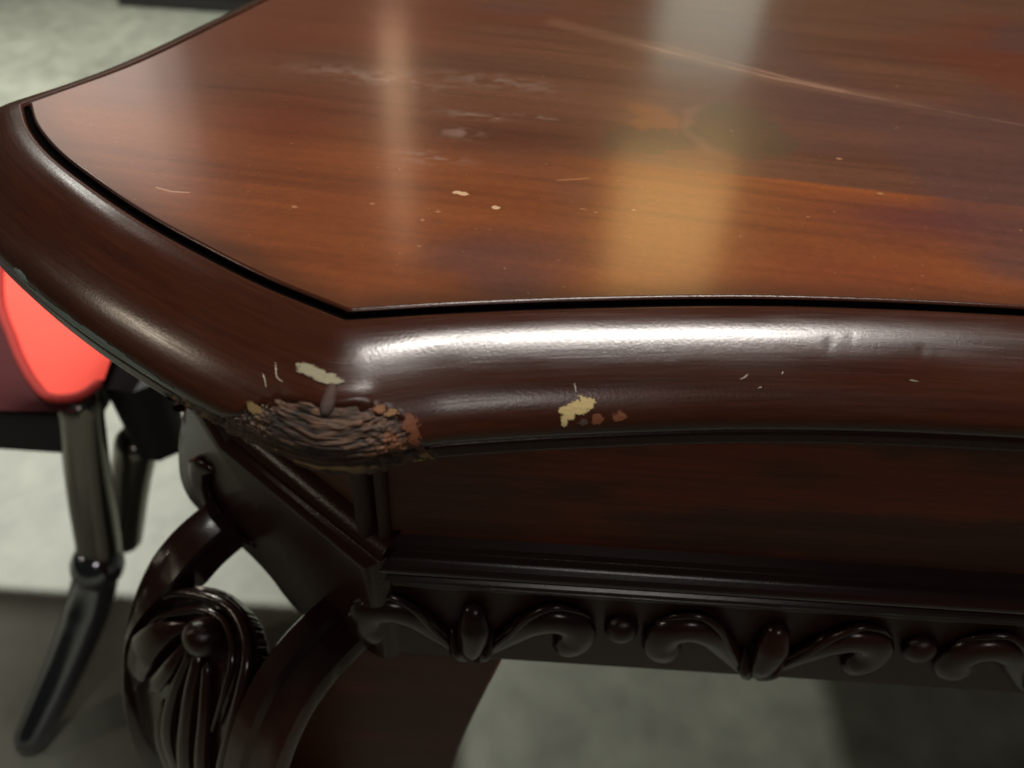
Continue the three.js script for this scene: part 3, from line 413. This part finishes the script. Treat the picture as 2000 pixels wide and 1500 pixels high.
{
  const leg = tp('leg', hard(kneeStrip(() => 0.03, () => 0.14, 0.27, Klen, [[0, -0.045], [0, -0.004], [0.08, 0], [0.92, 0], [1, -0.004], [1, -0.045], [0, -0.045]], 60)), M.carved);
  const rail = [[0, -0.009], [0.01, -0.002], [0.05, 0.0008], [0.12, 0.0018], [0.3, 0.001], [0.55, 0.002], [0.62, 0.0062], [0.95, 0.0068], [1, 0.0045], [1, -0.020], [0.3, -0.020], [0, -0.009]];
  const railB = rail.map(([a, b]) => [1 - a, b]).reverse();
  tp('leg_rail', hard(kneeStrip(() => 0.010, () => 0.047, 0.0, 0.5, rail)), M.legWood, leg);
  tp('leg_rail', hard(kneeStrip((t) => mix(0.128, 0.15, sstep(0.045, 0.12, t)), () => 0.16, 0.0, 0.5, railB)), M.legWood, leg);
  // pierced panel between the rails
  const arch = (s) => s > 0.09 ? 0.0405 + 0.025 * Math.pow((s - 0.09) / 0.045, 2.2) : 0.0405 + 0.03 * Math.pow((0.09 - s) / 0.045, 2.5);
  const gaps = [[0.112, 0.135, 0.128, 0.30, 0.0045], [0.083, 0.16, 0.078, 0.3, 0.0025], [0.064, 0.13, 0.06, 0.3, 0.003]];
  const hole = (s, t) => t < arch(s) || gaps.some(([sa, ta, sb, tb, w]) => { const q = (t - ta) / (tb - ta); return q > 0 && q < 1 && Math.abs(s - mix(sa, sb, q)) < w * Math.min(1, 6 * q); });
  const pos = [], idx = [], ns = 100, nt = 300, id = (i, j, k) => (i * (nt + 1) + j) * 2 + k;
  for (let i = 0; i <= ns; i++) for (let j = 0; j <= nt; j++) for (const up of [-0.003, -0.014]) pos.push(...onKnee(mix(0.042, 0.154, i / ns), mix(0.035, 0.31, j / nt), up));
  for (let i = 0; i < ns; i++) for (let j = 0; j < nt; j++) {
    const H = (a, b) => a < 0 || b < 0 || a >= ns || b >= nt || hole(mix(0.042, 0.154, (a + 0.5) / ns), mix(0.035, 0.31, (b + 0.5) / nt)); if (H(i, j)) continue;
    const q = [id(i, j, 0), id(i + 1, j, 0), id(i + 1, j + 1, 0), id(i, j + 1, 0)], w = [id(i, j, 1), id(i + 1, j, 1), id(i + 1, j + 1, 1), id(i, j + 1, 1)];
    idx.push(q[0], q[1], q[2], q[0], q[2], q[3], w[0], w[2], w[1], w[0], w[3], w[2]);
    if (H(i, j - 1)) idx.push(q[0], w[0], w[1], q[0], w[1], q[1]); if (H(i, j + 1)) idx.push(q[2], w[2], w[3], q[2], w[3], q[3]); if (H(i - 1, j)) idx.push(q[3], w[3], w[0], q[3], w[0], q[0]); if (H(i + 1, j)) idx.push(q[1], w[1], w[2], q[1], w[2], q[2]);
  }
  const g = new THREE.BufferGeometry(); g.setAttribute('position', new THREE.Float32BufferAttribute(pos, 3)); g.setIndex(idx); g.setAttribute('uv', new THREE.Float32BufferAttribute(new Float32Array(pos.length / 3 * 2), 2));
  tp('leg_panel', hard(g), M.legWood, leg);
  const kp = (list, up) => list.map(([s, t, u]) => onKnee(s, t, u ?? up));
  const tube = (name, list, rad, o = {}) => tp(name, taperTube(kp(list, 0.001), rad, { n: 48, m: 10, ...o }), M.legWood, leg);
  tube('arch_ridge', [[0.155, 0.19], [0.1545, 0.139], [0.151, 0.104], [0.142, 0.0785], [0.13, 0.0625], [0.112, 0.0515], [0.0885, 0.0445], [0.071, 0.0485], [0.059, 0.058], [0.053, 0.075], [0.051, 0.1], [0.053, 0.14], [0.058, 0.2], [0.063, 0.3]], [0.002, 0.003, 0.0035, 0.0035, 0.0035, 0.003], { n: 90 });
  tube('arch_ridge', [[0.147, 0.16], [0.146, 0.125], [0.141, 0.1], [0.131, 0.08], [0.118, 0.067], [0.104, 0.0565], [0.09, 0.0525], [0.077, 0.056], [0.0675, 0.066], [0.064, 0.085], [0.066, 0.12]], [0.001, 0.0022, 0.0026, 0.0026, 0.0022, 0.001], { n: 90 });
  const kn = onKnee(0.12, 0.1, 0.01), k0 = onKnee(0.12, 0.1, 0), up = kn.map((v, i) => v - k0[i]);
  const leaf = tube('leaf', [[0.106, 0.069, 0.003], [0.117, 0.079, 0.005], [0.13, 0.098, 0.005], [0.142, 0.125, 0.003], [0.15, 0.158, 0]], [0.002, 0.0085, 0.0125, 0.0115, 0.002], { flat: 0.35, flatDir: up });
  tube('leaf', [[0.104, 0.078, 0.002], [0.108, 0.097, 0.004], [0.117, 0.12, 0.004], [0.131, 0.146, 0.002]], [0.002, 0.005, 0.006, 0.001], { flat: 0.6, flatDir: up });
  const b = new THREE.SphereGeometry(0.0125, 24, 18); b.scale(1, 1.1, 0.9); b.translate(...onKnee(0.0915, 0.066, 0.004)); tp('bead', b, M.legWood, leg);
  tube('stem', [[0.092, 0.078], [0.089, 0.12], [0.088, 0.2], [0.086, 0.31]], [0.004, 0.006, 0.006, 0.003]);
  tube('stem', [[0.098, 0.078], [0.104, 0.12], [0.108, 0.17], [0.11, 0.31]], [0.003, 0.005, 0.005, 0.003]);
  tube('stem', [[0.084, 0.078], [0.075, 0.11], [0.07, 0.17], [0.07, 0.31]], [0.003, 0.005, 0.005, 0.003]);
  tube('stem', [[0.114, 0.135], [0.119, 0.18], [0.119, 0.31]], [0.002, 0.005, 0.003]);
  // the foot
  const f = new THREE.SphereGeometry(0.045, 24, 16); f.scale(1, 0.55, 1); f.translate(...at(0.085, 0.075, -T + 0.0245)); tp('foot', f, M.legWood, leg);
}
{ // bracket between leg and frieze, in the plane of the front
  const sh = new THREE.Shape(); sh.moveTo(-0.075, -0.2505); sh.lineTo(0.012, -0.2505); sh.bezierCurveTo(0.006, -0.27, 0.003, -0.29, -0.002, -0.31); sh.bezierCurveTo(-0.012, -0.36, -0.022, -0.40, -0.03, -0.48); sh.lineTo(-0.05, -0.62); sh.lineTo(-0.09, -0.7); sh.lineTo(-0.15, -0.6); sh.lineTo(-0.16, -0.48); sh.bezierCurveTo(-0.145, -0.4, -0.135, -0.36, -0.113, -0.315); sh.bezierCurveTo(-0.10, -0.29, -0.085, -0.27, -0.075, -0.2505);
  const g = new THREE.ExtrudeGeometry(sh, { depth: 0.03, bevelEnabled: true, bevelThickness: 0.003, bevelSize: 0.003, bevelOffset: -0.003, bevelSegments: 3, curveSegments: 20 }); g.translate(0, T, -0.288); tp('leg_bracket', g, M.apron);
}

// ---------------------------------------------------------------- red chair at the left
{
  const c = thing('red_chair', 'red padded chair with black lacquered legs behind the table corner', 'chair', [-0.6, 0, -0.6]);
  const cl = (name, g, m, p = c) => { g.translate(0.6, 0, 0.6); return part(name, g, m, p); };
  const y = T - 0.31;
  const rimL = spline([[-0.359, -0.517], [-0.368, -0.497], [-0.384, -0.487], [-0.403, -0.496], [-0.434, -0.527], [-0.465, -0.567], [-0.496, -0.61], [-0.53, -0.68], [-0.56, -0.78]].map(([x, z]) => [x, z]), 60);
  const n = rimL.length - 1;
  const cx = -0.38, cz = -0.85;
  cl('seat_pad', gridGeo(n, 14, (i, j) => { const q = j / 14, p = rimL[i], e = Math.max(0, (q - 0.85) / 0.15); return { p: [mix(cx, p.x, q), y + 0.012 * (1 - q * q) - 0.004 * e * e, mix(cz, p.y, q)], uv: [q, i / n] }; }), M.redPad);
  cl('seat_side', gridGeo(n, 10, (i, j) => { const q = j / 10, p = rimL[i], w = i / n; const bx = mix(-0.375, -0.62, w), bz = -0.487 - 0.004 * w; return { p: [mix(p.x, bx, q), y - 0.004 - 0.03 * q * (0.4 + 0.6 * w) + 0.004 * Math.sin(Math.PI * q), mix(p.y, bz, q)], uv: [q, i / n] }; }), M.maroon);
  cl('piping', taperTube(rimL.map((p) => [p.x, y - 0.003, p.y]).filter((_, i) => i % 4 === 0), [0.004, 0.0045, 0.004], { n: 60, m: 8 }), new THREE.MeshStandardMaterial({ color: new THREE.Color().setRGB(0.32, 0.018, 0.014), roughness: 0.8 }));
  const rail = new RoundedBoxGeometry(0.62, 0.05, 0.30, 2, 0.004); rail.translate(-0.7, T - 0.362, -0.64); cl('seat_frame', rail, M.blackMatt);  // front rail of the seat, widened out of view to shade the floor
  const bar = (pts, rad, o) => taperTube(pts.map(([x, h, z]) => [x, T + h, z]), rad, { n: 40, m: 20, ...o });
  cl('leg_post', bar([[-0.377, -0.315, -0.505], [-0.40, -0.42, -0.503], [-0.426, -0.55, -0.5], [-0.43, -0.565, -0.498]], [0.019, 0.02, 0.022, 0.022]), M.greyPost);
  cl('post_highlight', bar([[-0.366, -0.325, -0.49], [-0.389, -0.42, -0.487], [-0.413, -0.545, -0.482]], [0.006, 0.0065, 0.006], { flat: 0.5 }), new THREE.MeshPhysicalMaterial({ color: new THREE.Color().setRGB(0.16, 0.145, 0.11), roughness: 0.25 }));  // lighter bar added to stand for the highlight down the post
  cl('leg_joint', bar([[-0.418, -0.535, -0.497], [-0.428, -0.565, -0.49], [-0.436, -0.59, -0.48]], [0.024, 0.027, 0.024], { n: 24 }), M.darkChrome);
  const cap = new THREE.CylinderGeometry(0.032, 0.026, 0.1, 8); cap.rotateY(0.3); cap.translate(-0.352, T - 0.385, -0.555); cl('post_cap', cap, M.blackMatt);
  cl('leg_post', bar([[-0.37, -0.42, -0.555], [-0.40, -0.50, -0.555], [-0.44, -0.62, -0.555]], [0.022, 0.02, 0.019]), M.greyPost);
  cl('leg', bar([[-0.425, -0.545, -0.5], [-0.44, -0.60, -0.482], [-0.47, -0.67, -0.44], [-0.515, -0.755, -0.37]], [0.022, 0.024, 0.021, 0.018]), M.darkChrome);
}

renderer.render(scene, camera);
